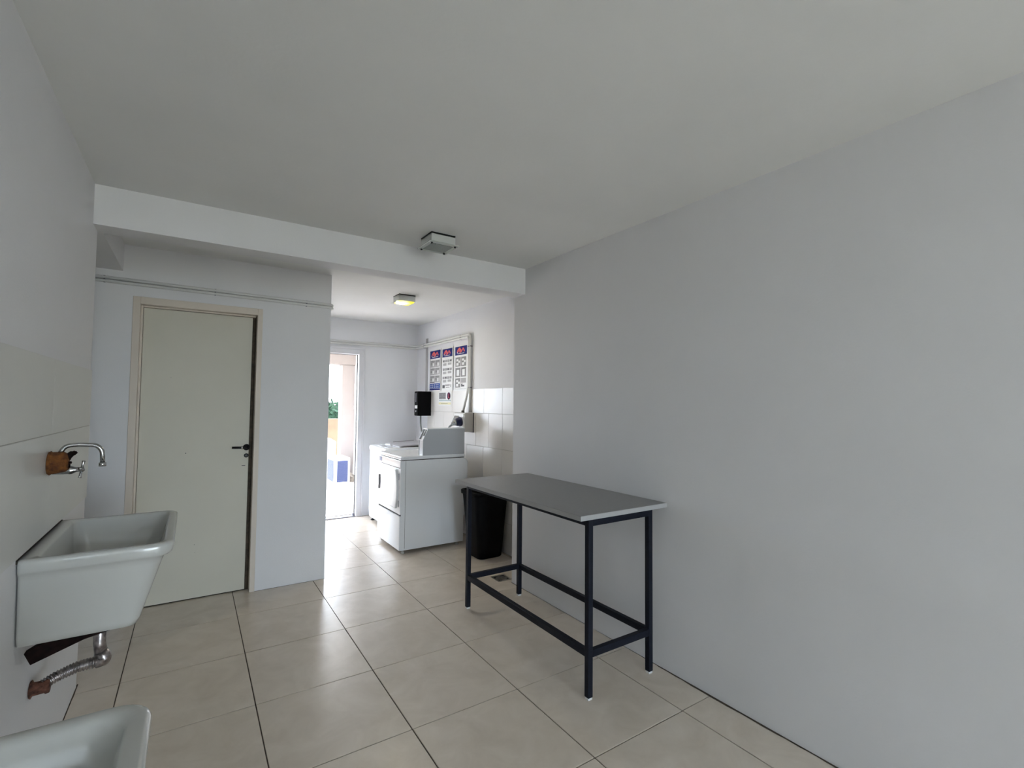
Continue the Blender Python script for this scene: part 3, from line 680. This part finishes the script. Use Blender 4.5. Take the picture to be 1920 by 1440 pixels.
obj('emblem_letter', mb, 'pink', nt)

# ---------------------------------------------------------------- terrace outside
tf = obj('terrace_floor', B((-2.5, YF+.2, -.14), (4.2, 11.2, -.02)), 'terrace'); tag(tf, 'pale sunlit terrace paving outside the doorway', 'terrace', kind='structure')
for ix in range(0, 7):
    for iy in range(0, 6):
        obj('paving_tile', B((.55+ix*.45, 5.275+iy*.6, -.03), (.55+ix*.45+.444, 5.275+iy*.6+.594, -.012 if iy else -.0119)), 'terrace', tf)
rf_ = obj('terrace_roof', B((-.6, YF+.2, 2.62), (4.2, 9.0, 2.8)), 'render'); tag(rf_, 'white terrace roof slab edge seen through the doorway', 'roof', kind='structure')
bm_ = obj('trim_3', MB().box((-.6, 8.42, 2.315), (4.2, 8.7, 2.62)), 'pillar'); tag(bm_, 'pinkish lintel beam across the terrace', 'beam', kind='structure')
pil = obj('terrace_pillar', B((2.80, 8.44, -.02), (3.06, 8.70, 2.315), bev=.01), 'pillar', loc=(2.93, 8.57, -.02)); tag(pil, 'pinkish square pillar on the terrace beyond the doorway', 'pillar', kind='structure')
sw = obj('wall_terrace', B((3.06, YF+.2, -.1), (3.3, 8.44, 2.62)), 'render'); tag(sw, 'white side wall of the terrace', 'wall', kind='structure')
pw = obj('wall_parapet', MB().box((-2.5, 10.9, -.1), (4.2, 11.1, 1.135)), 'terra'); tag(pw, 'terracotta coloured parapet wall at the terrace edge', 'wall', kind='structure')
def condenser(x0, x1, y0, y1, z0, z1, label, grilles=True):
    t = thing('condenser_unit', ((x0+x1)/2, (y0+y1)/2, z0), label, 'air conditioner', 'condenser units on the terrace')
    obj('case', B((x0, y0, z0+.03), (x1, y1, z1), bev=.012), 'acwhite', t)
    obj('base', B((x0+.02, y0+.02, z0), (x1-.02, y1-.02, z0+.03)), 'acwhite', t)
    if not grilles:
        obj('top_cover', MB().loft([rrect(x0-.01, x1+.01, y0-.01, y1+.01, z1-.01, .02), rrect(x0+.08, x1-.08, y0+.1, y1-.1, z1+.05, .02)]), 'acwhite', t)
        return t
    g1 = obj('side_grille', B((x0-.004, y0+.05, z0+.07), (x0+.004, y1-.05, z1-.05)), 'acgrille', t)
    g2 = obj('front_grille', B((x0+.05, y0-.004, z0+.07), (x1-.04, y0+.004, z1-.05)), 'acgrille', t)
    for g_, ax in ((g1, 0), (g2, 1)):
        mb = MB(); z = z0+.085
        while z < z1-.06:
            if ax == 0: mb.box((x0-.010, y0+.05, z), (x0-.003, y1-.05, z+.006))
            else: mb.box((x0+.05, y0-.010, z), (x1-.04, y0-.003, z+.006))
            z += .018
        f = obj('fins', mb, 'acgrille', g_); f['kind'] = 'stuff'
    return t
condenser(2.515, 2.80, 7.71, 8.30, -.012, .505, 'white outdoor condenser with blue-grey grilles, nearest the doorway')
condenser(2.44, 2.78, 8.72, 9.42, -.012, .74, 'taller plain white outdoor condenser behind the nearer one', False)
st = MB(); q = bmesh.ops.create_icosphere(st.bm, subdivisions=2, radius=.10, matrix=Matrix.Translation((2.93, 8.15, .055)))
for v in q['verts']: v.co += Vector((random.uniform(-.015, .015), random.uniform(-.015, .015), random.uniform(-.015, .015))); v.co.z = max(-.012, v.co.z)
tag(obj('rough_stone', st, 'stone', loc=(2.93, 8.15, -.012)), 'rough grey stone on the terrace beside the condenser', 'stone')
gd = obj('ground', B((-150, -150, -3.2), (150, 200, -3.0)), 'earth'); tag(gd, 'dry ground around the building', 'ground', kind='structure')
def tree(x, y, h, rad, label, seed, n=7000):
    r = random.Random(seed); t = thing('leafy_tree', (x, y, -3.0), label, 'tree', 'trees beyond the terrace')
    obj('trunk', MB().tube([(x, y, -3.0), (x+.1, y, -1.5), (x, y+.1, h-rad)], .16, rf=lambda u: .18-.08*u), 'bark', t)
    mb = MB()
    blobs = [(r.uniform(-.6, .6)*rad, r.uniform(-.5, .5)*rad, r.uniform(-.5, .35)*rad, r.uniform(.4, .62)*rad) for _ in range(9)]
    for i in range(n):
        bx, by, bz, br = r.choice(blobs); d = Vector((r.gauss(0, 1), r.gauss(0, 1), r.gauss(0, 1))).normalized()*br*r.uniform(.75, 1.03)
        c = Vector((x+bx, y+by, h-rad*.8+bz)) + d; a = Vector((r.gauss(0, 1), r.gauss(0, 1), r.gauss(0, 1))).normalized(); b = a.orthogonal().normalized(); s = r.uniform(.13, .26)
        mb.bm.faces.new([mb.bm.verts.new(c+q_) for q_ in (a*s, b*s*.5, -a*s, -b*s*.5)])
    o = obj('foliage', mb, 'leaf', t); o['kind'] = 'stuff'
tree(5.2, 19.5, 1.95, 2.2, 'rounded green tree above the terracotta parapet', 1)
tree(3.2, 27.0, 3.6, 1.8, 'taller thin green tree at the left edge of the doorway view', 2, 1200)
tree(10.5, 22.0, 1.7, 2.2, 'green tree hidden partly by the terrace pillar', 3)
